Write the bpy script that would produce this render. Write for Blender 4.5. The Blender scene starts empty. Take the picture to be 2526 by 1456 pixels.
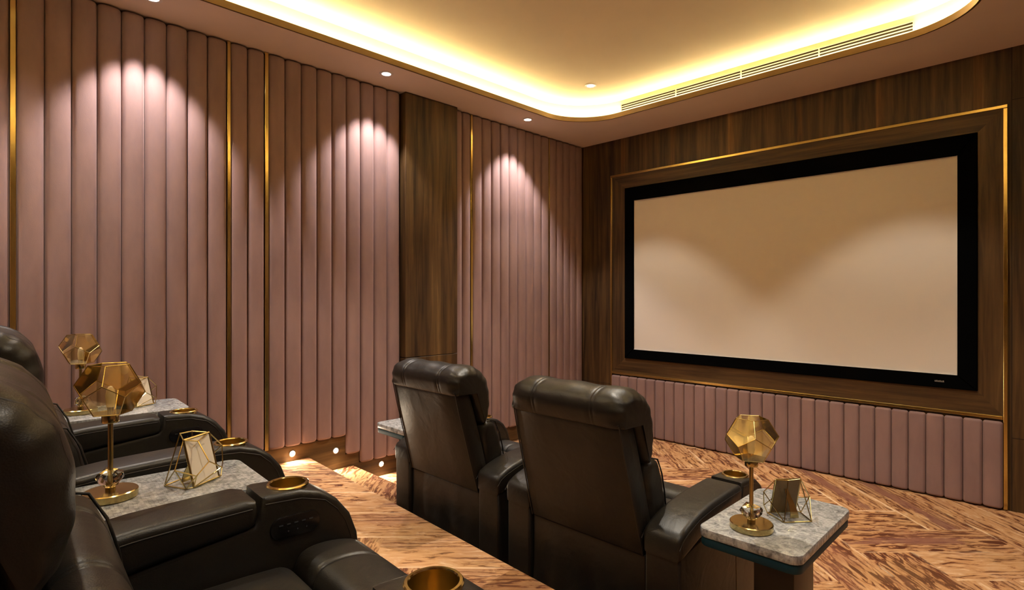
import bpy, bmesh, math, random
from mathutils import Vector, Matrix
random.seed(7)
PI = math.pi
R = math.radians
SC = bpy.context.scene
COL = SC.collection

# ------------------------------------------------------------------ camera, world, exposure
cam_data = bpy.data.cameras.new('camera')
cam_data.sensor_width = 36.0
cam_data.lens = 36.0 * 1376.0 / 2526.0
cam_data.clip_start = 0.02
cam = bpy.data.objects.new('camera', cam_data)
COL.objects.link(cam)
cam.location = (0.0, 0.0, 1.275)
cam.rotation_euler = (R(90), 0, R(45))
SC.camera = cam
world = bpy.data.worlds.new('world')
SC.world = world
world.use_nodes = True
world.node_tree.nodes['Background'].inputs[0].default_value = (0.02, 0.016, 0.012, 1)
world.node_tree.nodes['Background'].inputs[1].default_value = 0.2
SC.view_settings.view_transform = 'Standard'
SC.view_settings.look = 'None'
SC.view_settings.gamma = 1.0
SC.view_settings.exposure = 0.72
SC.view_settings.use_curve_mapping = False

# light levels of the room's lamps
COVE_STRENGTH = 57.0
COVE_COLOR = (1.0, 0.79, 0.41)
WASH_POWER = 45.0          # soffit downlights along the walls
WASH_COLOR = (1.0, 0.90, 0.84)
ROOM_POWER = 80.0          # recessed downlights in the raised ceiling
ROOM_COLOR = (1.0, 0.90, 0.75)
STEP_POWER = 6.0
STEP_COLOR = (1.0, 0.83, 0.60)

# ------------------------------------------------------------------ measures (metres)
XL, XR, YB, YF = -3.45, 0.75, -1.6, 4.41     # room shell
PANEL_X = -3.41                               # face of the channel upholstery
SOFFIT, TOP = 2.737, 2.90
PLAT, STEP = 0.237, 0.118
CX0, CX1, CY0, CY1, CR = -3.04, -0.28, -0.9, 3.86, 0.42   # ceiling recess
ROW = R(-3.0)                                 # the rear row sits slightly turned

# ------------------------------------------------------------------ materials
def new_mat(name):
    m = bpy.data.materials.new(name)
    m.use_nodes = True
    nt = m.node_tree
    for n in list(nt.nodes):
        nt.nodes.remove(n)
    out = nt.nodes.new('ShaderNodeOutputMaterial')
    b = nt.nodes.new('ShaderNodeBsdfPrincipled')
    nt.links.new(b.outputs[0], out.inputs[0])
    return m, nt, b, out

def N(nt, kind, **kw):
    n = nt.nodes.new('ShaderNode' + kind)
    for k, v in kw.items():
        if k.startswith('i_'):
            key = k[2:]
            key = int(key) if key.isdigit() else key.replace('_', ' ')
            n.inputs[key].default_value = v
        else:
            setattr(n, k, v)
    return n

def L(nt, a, b):
    nt.links.new(a, b)

def math_node(nt, op, a, b=None):
    n = nt.nodes.new('ShaderNodeMath')
    n.operation = op
    for i, v in enumerate((a, b)):
        if v is None:
            continue
        if isinstance(v, (int, float)):
            n.inputs[i].default_value = v
        else:
            nt.links.new(v, n.inputs[i])
    return n.outputs[0]

def ramp(nt, fac, stops, interp='LINEAR'):
    r = nt.nodes.new('ShaderNodeValToRGB')
    r.color_ramp.interpolation = interp
    els = r.color_ramp.elements
    while len(els) < len(stops):
        els.new(0.5)
    for e, (p, c) in zip(els, stops):
        e.position = p
        e.color = (c[0], c[1], c[2], 1)
    nt.links.new(fac, r.inputs[0])
    return r.outputs[0]

def mixcol(nt, fac, a, b, mode='MIX'):
    n = nt.nodes.new('ShaderNodeMix')
    n.data_type = 'RGBA'
    n.blend_type = mode
    for i, v in ((0, fac), (6, a), (7, b)):
        if isinstance(v, (int, float)):
            n.inputs[i].default_value = v
        elif isinstance(v, tuple):
            n.inputs[i].default_value = (v[0], v[1], v[2], 1)
        else:
            nt.links.new(v, n.inputs[i])
    return n.outputs[2]

def combine(nt, x, y, z):
    n = nt.nodes.new('ShaderNodeCombineXYZ')
    for i, v in enumerate((x, y, z)):
        if isinstance(v, (int, float)):
            n.inputs[i].default_value = v
        else:
            nt.links.new(v, n.inputs[i])
    return n.outputs[0]

def simple(name, col, rough=0.5, metal=0.0, spec=0.5):
    m, nt, b, o = new_mat(name)
    b.inputs['Base Color'].default_value = (*col, 1)
    b.inputs['Roughness'].default_value = rough
    b.inputs['Metallic'].default_value = metal
    b.inputs['Specular IOR Level'].default_value = spec
    return m

def add_bump(nt, b, height, strength, dist=0.01):
    n = nt.nodes.new('ShaderNodeBump')
    n.inputs['Strength'].default_value = strength
    n.inputs['Distance'].default_value = dist
    nt.links.new(height, n.inputs['Height'])
    nt.links.new(n.outputs[0], b.inputs['Normal'])

def make_leather(name, base, dark):
    m, nt, b, o = new_mat(name)
    tc = N(nt, 'TexCoord')
    n1 = N(nt, 'TexNoise', i_Scale=5.0, i_Detail=3.0)
    L(nt, tc.outputs['Object'], n1.inputs['Vector'])
    c = ramp(nt, n1.outputs['Fac'], [(0.3, dark), (0.7, base)])
    L(nt, c, b.inputs['Base Color'])
    vo = N(nt, 'TexVoronoi', i_Scale=420.0)
    L(nt, tc.outputs['Object'], vo.inputs['Vector'])
    n2 = N(nt, 'TexNoise', i_Scale=7.0, i_Detail=3.0, i_Distortion=1.0)
    L(nt, tc.outputs['Object'], n2.inputs['Vector'])
    h = math_node(nt, 'ADD', math_node(nt, 'MULTIPLY', vo.outputs['Distance'], 0.05), n2.outputs['Fac'])
    add_bump(nt, b, h, 0.32, 0.012)
    b.inputs['Roughness'].default_value = 0.42
    b.inputs['Specular IOR Level'].default_value = 0.42
    return m

def make_velvet():
    m, nt, b, o = new_mat('mauve_velvet')
    tc = N(nt, 'TexCoord')
    mp = N(nt, 'Mapping')
    mp.inputs['Scale'].default_value = (7, 7, 2.2)
    L(nt, tc.outputs['Object'], mp.inputs['Vector'])
    n1 = N(nt, 'TexNoise', i_Scale=1.0, i_Detail=5.0, i_Roughness=0.6)
    L(nt, mp.outputs[0], n1.inputs['Vector'])
    c = ramp(nt, n1.outputs['Fac'], [(0.3, (0.220, 0.143, 0.140)), (0.7, (0.285, 0.187, 0.181))])
    L(nt, c, b.inputs['Base Color'])
    n2 = N(nt, 'TexNoise', i_Scale=260.0, i_Detail=2.0)
    L(nt, tc.outputs['Object'], n2.inputs['Vector'])
    add_bump(nt, b, n2.outputs['Fac'], 0.15, 0.002)
    b.inputs['Roughness'].default_value = 0.85
    b.inputs['Specular IOR Level'].default_value = 0.25
    b.inputs['Sheen Weight'].default_value = 0.35
    b.inputs['Sheen Roughness'].default_value = 0.4
    b.inputs['Sheen Tint'].default_value = (0.9, 0.65, 0.62, 1)
    return m

def make_walnut(name, vertical=True, sheet=0.0, along='Z'):
    m, nt, b, o = new_mat(name)
    geo = N(nt, 'NewGeometry')
    mp = N(nt, 'Mapping')
    sc = {'Z': (26, 26, 1.3), 'X': (1.3, 26, 26), 'Y': (26, 1.3, 26)}[along]
    mp.inputs['Scale'].default_value = sc
    L(nt, geo.outputs['Position'], mp.inputs['Vector'])
    n1 = N(nt, 'TexNoise', i_Scale=1.0, i_Detail=7.0, i_Roughness=0.62, i_Distortion=0.5)
    L(nt, mp.outputs[0], n1.inputs['Vector'])
    mp2 = N(nt, 'Mapping')
    mp2.inputs['Scale'].default_value = tuple(v * 0.16 for v in sc)
    L(nt, geo.outputs['Position'], mp2.inputs['Vector'])
    n2 = N(nt, 'TexNoise', i_Scale=1.0, i_Detail=3.0, i_Distortion=1.0)
    L(nt, mp2.outputs[0], n2.inputs['Vector'])
    f = math_node(nt, 'ADD', math_node(nt, 'MULTIPLY', n1.outputs['Fac'], 0.6), math_node(nt, 'MULTIPLY', n2.outputs['Fac'], 0.4))
    c = ramp(nt, f, [(0.36, (0.017, 0.008, 0.003)), (0.47, (0.057, 0.0295, 0.0100)), (0.57, (0.096, 0.053, 0.0185)), (0.68, (0.165, 0.097, 0.036))])
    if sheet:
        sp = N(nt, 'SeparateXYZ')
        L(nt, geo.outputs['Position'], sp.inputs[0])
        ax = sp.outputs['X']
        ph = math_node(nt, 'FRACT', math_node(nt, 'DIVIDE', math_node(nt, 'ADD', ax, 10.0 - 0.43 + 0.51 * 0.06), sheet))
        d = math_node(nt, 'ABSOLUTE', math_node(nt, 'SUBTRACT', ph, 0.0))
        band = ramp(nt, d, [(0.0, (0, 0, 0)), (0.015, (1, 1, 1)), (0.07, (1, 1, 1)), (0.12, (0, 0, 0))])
        sapwood = mixcol(nt, 1.0, c, (1.75, 1.6, 1.3), 'MULTIPLY')  # paler sapwood streak, one per veneer sheet
        c = mixcol(nt, band, c, sapwood)
    L(nt, c, b.inputs['Base Color'])
    add_bump(nt, b, n1.outputs['Fac'], 0.12, 0.002)
    b.inputs['Roughness'].default_value = 0.48
    b.inputs['Specular IOR Level'].default_value = 0.4
    return m

def make_brass(name, col=(0.58, 0.46, 0.20), rough=0.2):
    m, nt, b, o = new_mat(name)
    tc = N(nt, 'TexCoord')
    n1 = N(nt, 'TexNoise', i_Scale=40.0, i_Detail=2.0)
    L(nt, tc.outputs['Object'], n1.inputs['Vector'])
    r = math_node(nt, 'ADD', math_node(nt, 'MULTIPLY', n1.outputs['Fac'], 0.14), rough - 0.07)
    L(nt, r, b.inputs['Roughness'])
    b.inputs['Base Color'].default_value = (*col, 1)
    b.inputs['Metallic'].default_value = 1.0
    return m

def make_plaster(name, col):
    m, nt, b, o = new_mat(name)
    geo = N(nt, 'NewGeometry')
    n1 = N(nt, 'TexNoise', i_Scale=3.0, i_Detail=4.0)
    L(nt, geo.outputs['Position'], n1.inputs['Vector'])
    c = ramp(nt, n1.outputs['Fac'], [(0.3, tuple(v * 0.95 for v in col)), (0.7, col)])
    L(nt, c, b.inputs['Base Color'])
    b.inputs['Roughness'].default_value = 0.8
    b.inputs['Specular IOR Level'].default_value = 0.2
    return m

def make_carpet():
    m, nt, b, o = new_mat('chevron_carpet')
    geo = N(nt, 'NewGeometry')
    sp = N(nt, 'SeparateXYZ')
    L(nt, geo.outputs['Position'], sp.inputs[0])
    x = sp.outputs['X']
    y = math_node(nt, 'SUBTRACT', sp.outputs['Y'], sp.outputs['Z'])
    wob = N(nt, 'TexNoise', i_Scale=3.0, i_Detail=2.0)
    L(nt, geo.outputs['Position'], wob.inputs['Vector'])
    wv = math_node(nt, 'MULTIPLY', math_node(nt, 'SUBTRACT', wob.outputs['Fac'], 0.5), 0.09)
    w = 0.27
    p = math_node(nt, 'ADD', math_node(nt, 'MULTIPLY', math_node(nt, 'ADD', math_node(nt, 'ADD', x, 10.17), y), 0.7071 / w), wv)
    q = math_node(nt, 'ADD', math_node(nt, 'MULTIPLY', math_node(nt, 'SUBTRACT', math_node(nt, 'ADD', x, 12.3), y), 0.7071 / w), wv)
    i = math_node(nt, 'FLOOR', p)
    j = math_node(nt, 'FLOOR', q)
    k = math_node(nt, 'FLOORED_MODULO', math_node(nt, 'SUBTRACT', i, j), 6.0)
    vert = math_node(nt, 'GREATER_THAN', k, 2.5)          # this block runs along q
    hor = math_node(nt, 'SUBTRACT', 1.0, vert)
    def pick(a_, b_):
        return math_node(nt, 'ADD', math_node(nt, 'MULTIPLY', a_, hor), math_node(nt, 'MULTIPLY', b_, vert))
    ida = pick(math_node(nt, 'SUBTRACT', i, k), i)
    idb = pick(j, math_node(nt, 'ADD', math_node(nt, 'ADD', j, k), 0.37))
    along = pick(p, q)
    cross = pick(q, p)
    wn = N(nt, 'TexWhiteNoise', noise_dimensions='2D')
    L(nt, combine(nt, ida, idb, 0.0), wn.inputs['Vector'])
    seed = math_node(nt, 'MULTIPLY', wn.outputs['Value'], 37.0)
    nz = N(nt, 'TexNoise', i_Scale=1.0, i_Detail=6.0, i_Roughness=0.62, i_Distortion=1.0)
    L(nt, combine(nt, math_node(nt, 'MULTIPLY', cross, 9.5), math_node(nt, 'MULTIPLY', along, 2.1), seed), nz.inputs['Vector'])
    f = math_node(nt, 'ADD', nz.outputs['Fac'], math_node(nt, 'MULTIPLY', math_node(nt, 'SUBTRACT', wn.outputs['Value'], 0.5), 0.11))
    c = ramp(nt, f, [(0.39, (0.11, 0.036, 0.018)), (0.435, (0.25, 0.10, 0.045)), (0.465, (0.46, 0.24, 0.11)), (0.56, (0.56, 0.32, 0.155)), (0.64, (0.58, 0.355, 0.20)), (0.75, (0.78, 0.58, 0.38))])
    pt = N(nt, 'TexNoise', i_Scale=1.0, i_Detail=4.0, i_Roughness=0.6)
    L(nt, combine(nt, math_node(nt, 'MULTIPLY', cross, 1.5), math_node(nt, 'MULTIPLY', along, 0.6), seed), pt.inputs['Vector'])
    patch = ramp(nt, pt.outputs['Fac'], [(0.52, (0, 0, 0)), (0.64, (0.85, 0.85, 0.85))])
    c = mixcol(nt, patch, c, mixcol(nt, 0.55, c, (0.30, 0.13, 0.085)))
    pt2 = N(nt, 'TexNoise', i_Scale=1.3, i_Detail=3.0)
    L(nt, geo.outputs['Position'], pt2.inputs['Vector'])
    olive = ramp(nt, pt2.outputs['Fac'], [(0.50, (0, 0, 0)), (0.68, (0.6, 0.6, 0.6))])
    c = mixcol(nt, olive, c, mixcol(nt, 0.5, c, (0.36, 0.24, 0.10)))
    # pale yarn lines along the edges of the blocks
    fr = math_node(nt, 'FRACT', cross)
    e = ramp(nt, fr, [(0.0, (1, 1, 1)), (0.03, (1, 1, 1)), (0.06, (0, 0, 0)), (0.94, (0, 0, 0)), (0.97, (0.6, 0.6, 0.6))])
    brk = ramp(nt, pt.outputs['Fac'], [(0.42, (0.9, 0.9, 0.9)), (0.52, (0, 0, 0))])
    c = mixcol(nt, mixcol(nt, 1.0, e, brk, 'MULTIPLY'), c, (0.80, 0.60, 0.40))
    # nested dark outlines and a mauve heart inside some of the blocks
    dd = math_node(nt, 'ABSOLUTE', math_node(nt, 'SUBTRACT', fr, 0.5))
    dn = math_node(nt, 'ADD', dd, math_node(nt, 'MULTIPLY', math_node(nt, 'SUBTRACT', nz.outputs['Fac'], 0.5), 0.16))
    K, W1 = (0, 0, 0), (0.85, 0.85, 0.85)
    rings = ramp(nt, dn, [(0.165, K), (0.18, W1), (0.20, W1), (0.215, K), (0.285, K), (0.30, W1), (0.315, W1), (0.33, K), (0.40, K), (0.412, W1), (0.428, K)])
    some = ramp(nt, pt.outputs['Fac'], [(0.45, K), (0.52, (1, 1, 1))])
    c = mixcol(nt, mixcol(nt, 1.0, rings, some, 'MULTIPLY'), c, (0.17, 0.068, 0.034))
    heart = ramp(nt, dn, [(0.12, (0.8, 0.8, 0.8)), (0.16, K)])
    rare = ramp(nt, math_node(nt, 'FRACT', math_node(nt, 'MULTIPLY', wn.outputs['Value'], 9.0)), [(0.70, K), (0.72, (1, 1, 1))])
    alm = ramp(nt, pt.outputs['Fac'], [(0.46, K), (0.50, (1, 1, 1))])
    c = mixcol(nt, mixcol(nt, 1.0, mixcol(nt, 1.0, heart, rare, 'MULTIPLY'), alm, 'MULTIPLY'), c, (0.22, 0.095, 0.070))
    L(nt, c, b.inputs['Base Color'])
    pile = N(nt, 'TexNoise', i_Scale=420.0, i_Detail=2.0)
    L(nt, geo.outputs['Position'], pile.inputs['Vector'])
    h = math_node(nt, 'ADD', pile.outputs['Fac'], math_node(nt, 'MULTIPLY', nz.outputs['Fac'], 1.5))
    add_bump(nt, b, h, 0.5, 0.004)
    b.inputs['Roughness'].default_value = 0.95
    b.inputs['Specular IOR Level'].default_value = 0.1
    return m

def make_mosaic():
    m, nt, b, o = new_mat('grey_shell_mosaic')
    tc = N(nt, 'TexCoord')
    br = N(nt, 'TexBrick')
    br.inputs['Scale'].default_value = 30.0
    br.inputs['Mortar Size'].default_value = 0.02
    br.inputs['Color1'].default_value = (0.205, 0.22, 0.235, 1)
    br.inputs['Color2'].default_value = (0.42, 0.445, 0.465, 1)
    br.inputs['Mortar'].default_value = (0.16, 0.16, 0.16, 1)
    nzw = N(nt, 'TexNoise', i_Scale=25.0, i_Detail=2.0)
    L(nt, tc.outputs['Object'], nzw.inputs['Vector'])
    v = N(nt, 'VectorMath', operation='MULTIPLY_ADD')
    L(nt, nzw.outputs['Color'], v.inputs[0])
    v.inputs[1].default_value = (0.014, 0.014, 0.014)
    L(nt, tc.outputs['Object'], v.inputs[2])
    L(nt, v.outputs[0], br.inputs['Vector'])
    n1 = N(nt, 'TexNoise', i_Scale=38.0, i_Detail=5.0, i_Roughness=0.65, i_Distortion=1.0)
    L(nt, tc.outputs['Object'], n1.inputs['Vector'])
    c = mixcol(nt, 0.55, br.outputs['Color'], ramp(nt, n1.outputs['Fac'], [(0.35, (0.09, 0.095, 0.10)), (0.5, (0.33, 0.345, 0.355)), (0.66, (0.62, 0.63, 0.64))]))
    L(nt, c, b.inputs['Base Color'])
    b.inputs['Roughness'].default_value = 0.22
    return m

def make_emit(name, col, strength):
    m, nt, b, o = new_mat(name)
    nt.nodes.remove(b)
    e = N(nt, 'Emission')
    e.inputs[0].default_value = (*col, 1)
    e.inputs[1].default_value = strength
    L(nt, e.outputs[0], o.inputs[0])
    return m

def make_thin_glass(name, tint, gloss=0.16):
    m, nt, b, o = new_mat(name)
    nt.nodes.remove(b)
    t = N(nt, 'BsdfTransparent')
    t.inputs[0].default_value = (*tint, 1)
    g = N(nt, 'BsdfGlossy')
    g.inputs['Color'].default_value = (1.0, 0.90, 0.62, 1)
    g.inputs['Roughness'].default_value = 0.06
    fr = N(nt, 'Fresnel')
    fr.inputs[0].default_value = 1.5
    fac = math_node(nt, 'MINIMUM', math_node(nt, 'ADD', fr.outputs[0], gloss), 1.0)
    mx = N(nt, 'MixShader')
    L(nt, fac, mx.inputs[0])
    L(nt, t.outputs[0], mx.inputs[1])
    L(nt, g.outputs[0], mx.inputs[2])
    L(nt, mx.outputs[0], o.inputs[0])
    return m

def make_crystal():
    m, nt, b, o = new_mat('clear_crystal')
    b.inputs['Base Color'].default_value = (0.97, 0.95, 0.9, 1)
    b.inputs['Roughness'].default_value = 0.02
    b.inputs['Transmission Weight'].default_value = 1.0
    b.inputs['IOR'].default_value = 1.5
    return m

def make_card():
    m, nt, b, o = new_mat('cream_card')
    tc = N(nt, 'TexCoord')
    mp = N(nt, 'Mapping')
    mp.inputs['Scale'].default_value = (30, 1, 90)
    L(nt, tc.outputs['Object'], mp.inputs['Vector'])
    n1 = N(nt, 'TexNoise', i_Scale=1.0, i_Detail=2.0)
    L(nt, mp.outputs[0], n1.inputs['Vector'])
    c = ramp(nt, n1.outputs['Fac'], [(0.66, (0.74, 0.66, 0.54)), (0.72, (0.55, 0.48, 0.38))])
    L(nt, c, b.inputs['Base Color'])
    b.inputs['Roughness'].default_value = 0.35
    return m

M = dict(
    leather=make_leather('dark_brown_leather', (0.0135, 0.0118, 0.0095), (0.0092, 0.0080, 0.0065)),
    seam=simple('leather_seam', (0.016, 0.013, 0.010), 0.6),
    velvet=make_velvet(),
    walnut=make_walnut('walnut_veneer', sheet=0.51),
    walnut_plain=make_walnut('walnut_upright'),
    walnut_x=make_walnut('walnut_lengthwise', along='X'),
    walnut_y=make_walnut('walnut_skirting', along='Y'),
    brass=make_brass('satin_brass'),
    cup_brass=make_brass('bright_brass_cup', (0.70, 0.54, 0.23), 0.2),
    brass_trim=make_brass('brushed_brass_trim', (0.66, 0.51, 0.19), 0.2),
    soffit=make_plaster('beige_ceiling_paint', (0.80, 0.69, 0.59)),
    upper=make_plaster('warm_ceiling_paint', (0.81, 0.705, 0.52)),
    backwall=make_plaster('brown_wall_fabric', (0.20, 0.13, 0.10)),
    carpet=make_carpet(),
    mosaic=make_mosaic(),
    teal=simple('dark_teal_lacquer', (0.003, 0.032, 0.050), 0.5, 0, 0.25),
    pedestal=simple('black_brown_lacquer', (0.022, 0.018, 0.015), 0.35),
    black_velvet=simple('black_velvet_border', (0.0012, 0.0014, 0.0018), 0.95, 0, 0.04),
    screen=simple('matte_white_screen', (0.76, 0.725, 0.685), 0.75, 0, 0.2),
    white_edge=simple('white_edge', (0.85, 0.82, 0.78), 0.5),
    badge=simple('silver_badge', (0.45, 0.45, 0.45), 0.4, 0.6),
    black_plastic=simple('gloss_black_plastic', (0.006, 0.006, 0.007), 0.22),
    grey_print=simple('grey_marking', (0.05, 0.055, 0.065), 0.4),
    vent=simple('cream_vent_metal', (0.62, 0.50, 0.33), 0.45),
    vent_dark=simple('dark_vent_throat', (0.02, 0.016, 0.010), 0.8),
    groove=simple('dark_groove', (0.012, 0.008, 0.006), 0.9),
    white_metal=simple('white_lamp_ring', (0.78, 0.74, 0.70), 0.4),
    steel=simple('satin_steel_ring', (0.55, 0.52, 0.47), 0.35, 0.9),
    cove=make_emit('warm_strip_light', COVE_COLOR, COVE_STRENGTH),
    lens=make_emit('lit_downlight_lens', (1.0, 0.86, 0.72), 9.0),
    step_lens=make_emit('lit_step_lens', (1.0, 0.90, 0.70), 14.0),
    amber=make_thin_glass('amber_glass', (0.985, 0.94, 0.74), 0.18),
    clear=make_thin_glass('clear_pane', (0.96, 0.95, 0.92), 0.04),
    crystal=make_crystal(),
    card=make_card(),
    frame_back=simple('brown_backing_board', (0.20, 0.135, 0.055), 0.5),
    cord=simple('pale_cord', (0.35, 0.27, 0.18), 0.5),
    frosted=simple('frosted_bulb', (0.75, 0.62, 0.45), 0.3),
)

# ------------------------------------------------------------------ object helpers
def prop(o, label=None, cat=None, group=None, kind=None):
    if label: o['label'] = label
    if cat: o['category'] = cat
    if group: o['group'] = group
    if kind: o['kind'] = kind
    return o

def thing(name, label, cat, loc=(0, 0, 0), rz=0.0, group=None):
    o = bpy.data.objects.new(name, None)
    o.empty_display_size = 0.1
    COL.objects.link(o)
    o.location = loc
    o.rotation_euler = (0, 0, rz)
    return prop(o, label, cat, group)

def obj(name, bm, mat, parent=None, smooth=None):
    me = bpy.data.meshes.new(name)
    bm.normal_update()
    bm.to_mesh(me)
    bm.free()
    mats = mat if isinstance(mat, (list, tuple)) else [mat]
    for mm in mats:
        me.materials.append(mm)
    if smooth is not None:
        for p in me.polygons:
            p.use_smooth = True
        me.set_sharp_from_angle(angle=R(smooth))
    o = bpy.data.objects.new(name, me)
    COL.objects.link(o)
    if parent is not None:
        o.parent = parent
    return o

def struct(name, bm, mat, smooth=None):
    return prop(obj(name, bm, mat, None, smooth), kind='structure')

def dup(root, loc, rz, label, group=None):
    def rec(o, parent):
        c = o.copy()
        COL.objects.link(c)
        c.parent = parent
        for ch in list(o.children):
            rec(ch, c)
        return c
    r = rec(root, None)
    r.location = loc
    r.rotation_euler = (0, 0, rz)
    r['label'] = label
    if group: r['group'] = group
    return r

def box(bm, x0, x1, y0, y1, z0, z1, bev=0.0, seg=2, mi=0):
    vs = [bm.verts.new((x, y, z)) for x in (x0, x1) for y in (y0, y1) for z in (z0, z1)]
    f = []
    for idx in ((0, 1, 3, 2), (4, 6, 7, 5), (0, 4, 5, 1), (2, 3, 7, 6), (0, 2, 6, 4), (1, 5, 7, 3)):
        fc = bm.faces.new([vs[i] for i in idx])
        fc.material_index = mi
        f.append(fc)
    if bev > 0:
        es = set(e for fc in f for e in fc.edges)
        bmesh.ops.bevel(bm, geom=list(es), offset=bev, segments=seg, profile=0.5, affect='EDGES')
    return bm

def quad(bm, pts, mi=0):
    f = bm.faces.new([bm.verts.new(p) for p in pts])
    f.material_index = mi
    return f

def rounded_box(bm, x0, x1, y0, y1, z0, z1, r, nr=4, nm=6, fn=None, nmz=None):
    """rounded box from six grids; fn(Vector, uvw) may move each point"""
    half = Vector(((x1 - x0) / 2, (y1 - y0) / 2, (z1 - z0) / 2))
    cen = Vector(((x1 + x0) / 2, (y1 + y0) / 2, (z1 + z0) / 2))
    nms = (nm, nm, nm if nmz is None else nmz)
    def line(h, n):
        a = [-h + r * i / nr for i in range(nr)]
        b = [-h + r + (2 * h - 2 * r) * i / n for i in range(n + 1)]
        return a + b + [-v for v in reversed(a)]
    ln = [line(half[i], nms[i]) for i in range(3)]
    cache = {}
    def vert(q):
        key = (round(q[0], 6), round(q[1], 6), round(q[2], 6))
        if key in cache:
            return cache[key]
        q = Vector(q)
        c = Vector([max(-(half[i] - r), min(half[i] - r, q[i])) for i in range(3)])
        d = q - c
        if d.length > 1e-9:
            d = d.normalized() * r
        p = c + d
        uvw = Vector([p[i] / half[i] for i in range(3)])
        w = p + cen
        if fn:
            w = fn(w, uvw)
        v = bm.verts.new(w)
        cache[key] = v
        return v
    for ax in range(3):
        a, b = (ax + 1) % 3, (ax + 2) % 3
        for s in (-1, 1):
            for i in range(len(ln[a]) - 1):
                for j in range(len(ln[b]) - 1):
                    qs = []
                    for (ii, jj) in ((i, j), (i + 1, j), (i + 1, j + 1), (i, j + 1)):
                        q = [0, 0, 0]
                        q[ax] = s * half[ax]
                        q[a] = ln[a][ii]
                        q[b] = ln[b][jj]
                        qs.append(vert(q))
                    if s < 0:
                        qs.reverse()
                    if len(set(qs)) == 4:
                        bm.faces.new(qs)
    return bm

def tube(bm, pts, r, n=6, closed=False):
    pts = [Vector(p) for p in pts]
    m = len(pts)
    rings = []
    for i, p in enumerate(pts):
        a = pts[(i - 1) % m] if (closed or i > 0) else p
        b = pts[(i + 1) % m] if (closed or i < m - 1) else p
        t = (b - a)
        t = t.normalized() if t.length > 1e-9 else Vector((0, 0, 1))
        up = Vector((0, 0, 1)) if abs(t.z) < 0.9 else Vector((1, 0, 0))
        s = t.cross(up).normalized()
        u = s.cross(t).normalized()
        rings.append([bm.verts.new(p + (s * math.cos(2 * PI * k / n) + u * math.sin(2 * PI * k / n)) * r) for k in range(n)])
    for i in range(m if closed else m - 1):
        A, B = rings[i], rings[(i + 1) % m]
        for k in range(n):
            bm.faces.new((A[k], A[(k + 1) % n], B[(k + 1) % n], B[k]))
    if not closed:
        bm.faces.new(list(reversed(rings[0])))
        bm.faces.new(rings[-1])
    return bm

def lathe(bm, prof, n=40, cx=0, cy=0):
    """prof: (radius, z) list from the bottom to the top or around a section"""
    rings = []
    for (r, z) in prof:
        if r < 1e-6:
            rings.append([bm.verts.new((cx, cy, z))])
        else:
            rings.append([bm.verts.new((cx + r * math.cos(2 * PI * k / n), cy + r * math.sin(2 * PI * k / n), z)) for k in range(n)])
    for A, B in zip(rings, rings[1:]):
        for k in range(n):
            k2 = (k + 1) % n
            if len(A) == 1 and len(B) == 1:
                continue
            if len(A) == 1:
                bm.faces.new((A[0], B[k2], B[k]))
            elif len(B) == 1:
                bm.faces.new((A[k], A[k2], B[0]))
            else:
                bm.faces.new((A[k], A[k2], B[k2], B[k]))
    bmesh.ops.recalc_face_normals(bm, faces=bm.faces[:])
    return bm

def prism(bm, poly, ax, a0, a1, bev=0.0, seg=3, caps_only=False):
    """poly in the two other axes (cyclic order), swept from a0 to a1 along ax"""
    def P(p, a):
        if ax == 'x': return (a, p[0], p[1])
        if ax == 'y': return (p[0], a, p[1])
        return (p[0], p[1], a)
    A = [bm.verts.new(P(p, a0)) for p in poly]
    B = [bm.verts.new(P(p, a1)) for p in poly]
    f1 = bm.faces.new(A)
    f2 = bm.faces.new(B)
    n = len(poly)
    sides = [bm.faces.new((A[i], A[(i + 1) % n], B[(i + 1) % n], B[i])) for i in range(n)]
    fs = [f1, f2] + sides
    bmesh.ops.recalc_face_normals(bm, faces=fs)
    if bev > 0:
        es = list(set(list(f1.edges) + list(f2.edges)))
        bmesh.ops.bevel(bm, geom=es, offset=bev, segments=seg, profile=0.5, affect='EDGES', clamp_overlap=True)
    return bm

def catmull(pts, n):
    """closed smooth curve through pts, n points evenly by arc length"""
    m = len(pts)
    dense = []
    for i in range(m):
        p0, p1, p2, p3 = (Vector((*pts[(i + k) % m], 0)) for k in (-1, 0, 1, 2))
        for k in range(16):
            t = k / 16
            dense.append(0.5 * ((2 * p1) + (p2 - p0) * t + (2 * p0 - 5 * p1 + 4 * p2 - p3) * t * t + (3 * p1 - p0 - 3 * p2 + p3) * t ** 3))
    ds = [0.0]
    for i in range(len(dense)):
        ds.append(ds[-1] + (dense[(i + 1) % len(dense)] - dense[i]).length)
    out, j = [], 0
    for k in range(n):
        s = ds[-1] * k / n
        while ds[j + 1] < s:
            j += 1
        f = (s - ds[j]) / max(1e-9, ds[j + 1] - ds[j])
        q = dense[j].lerp(dense[(j + 1) % len(dense)], f)
        out.append((q.x, q.y))
    return out

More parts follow.
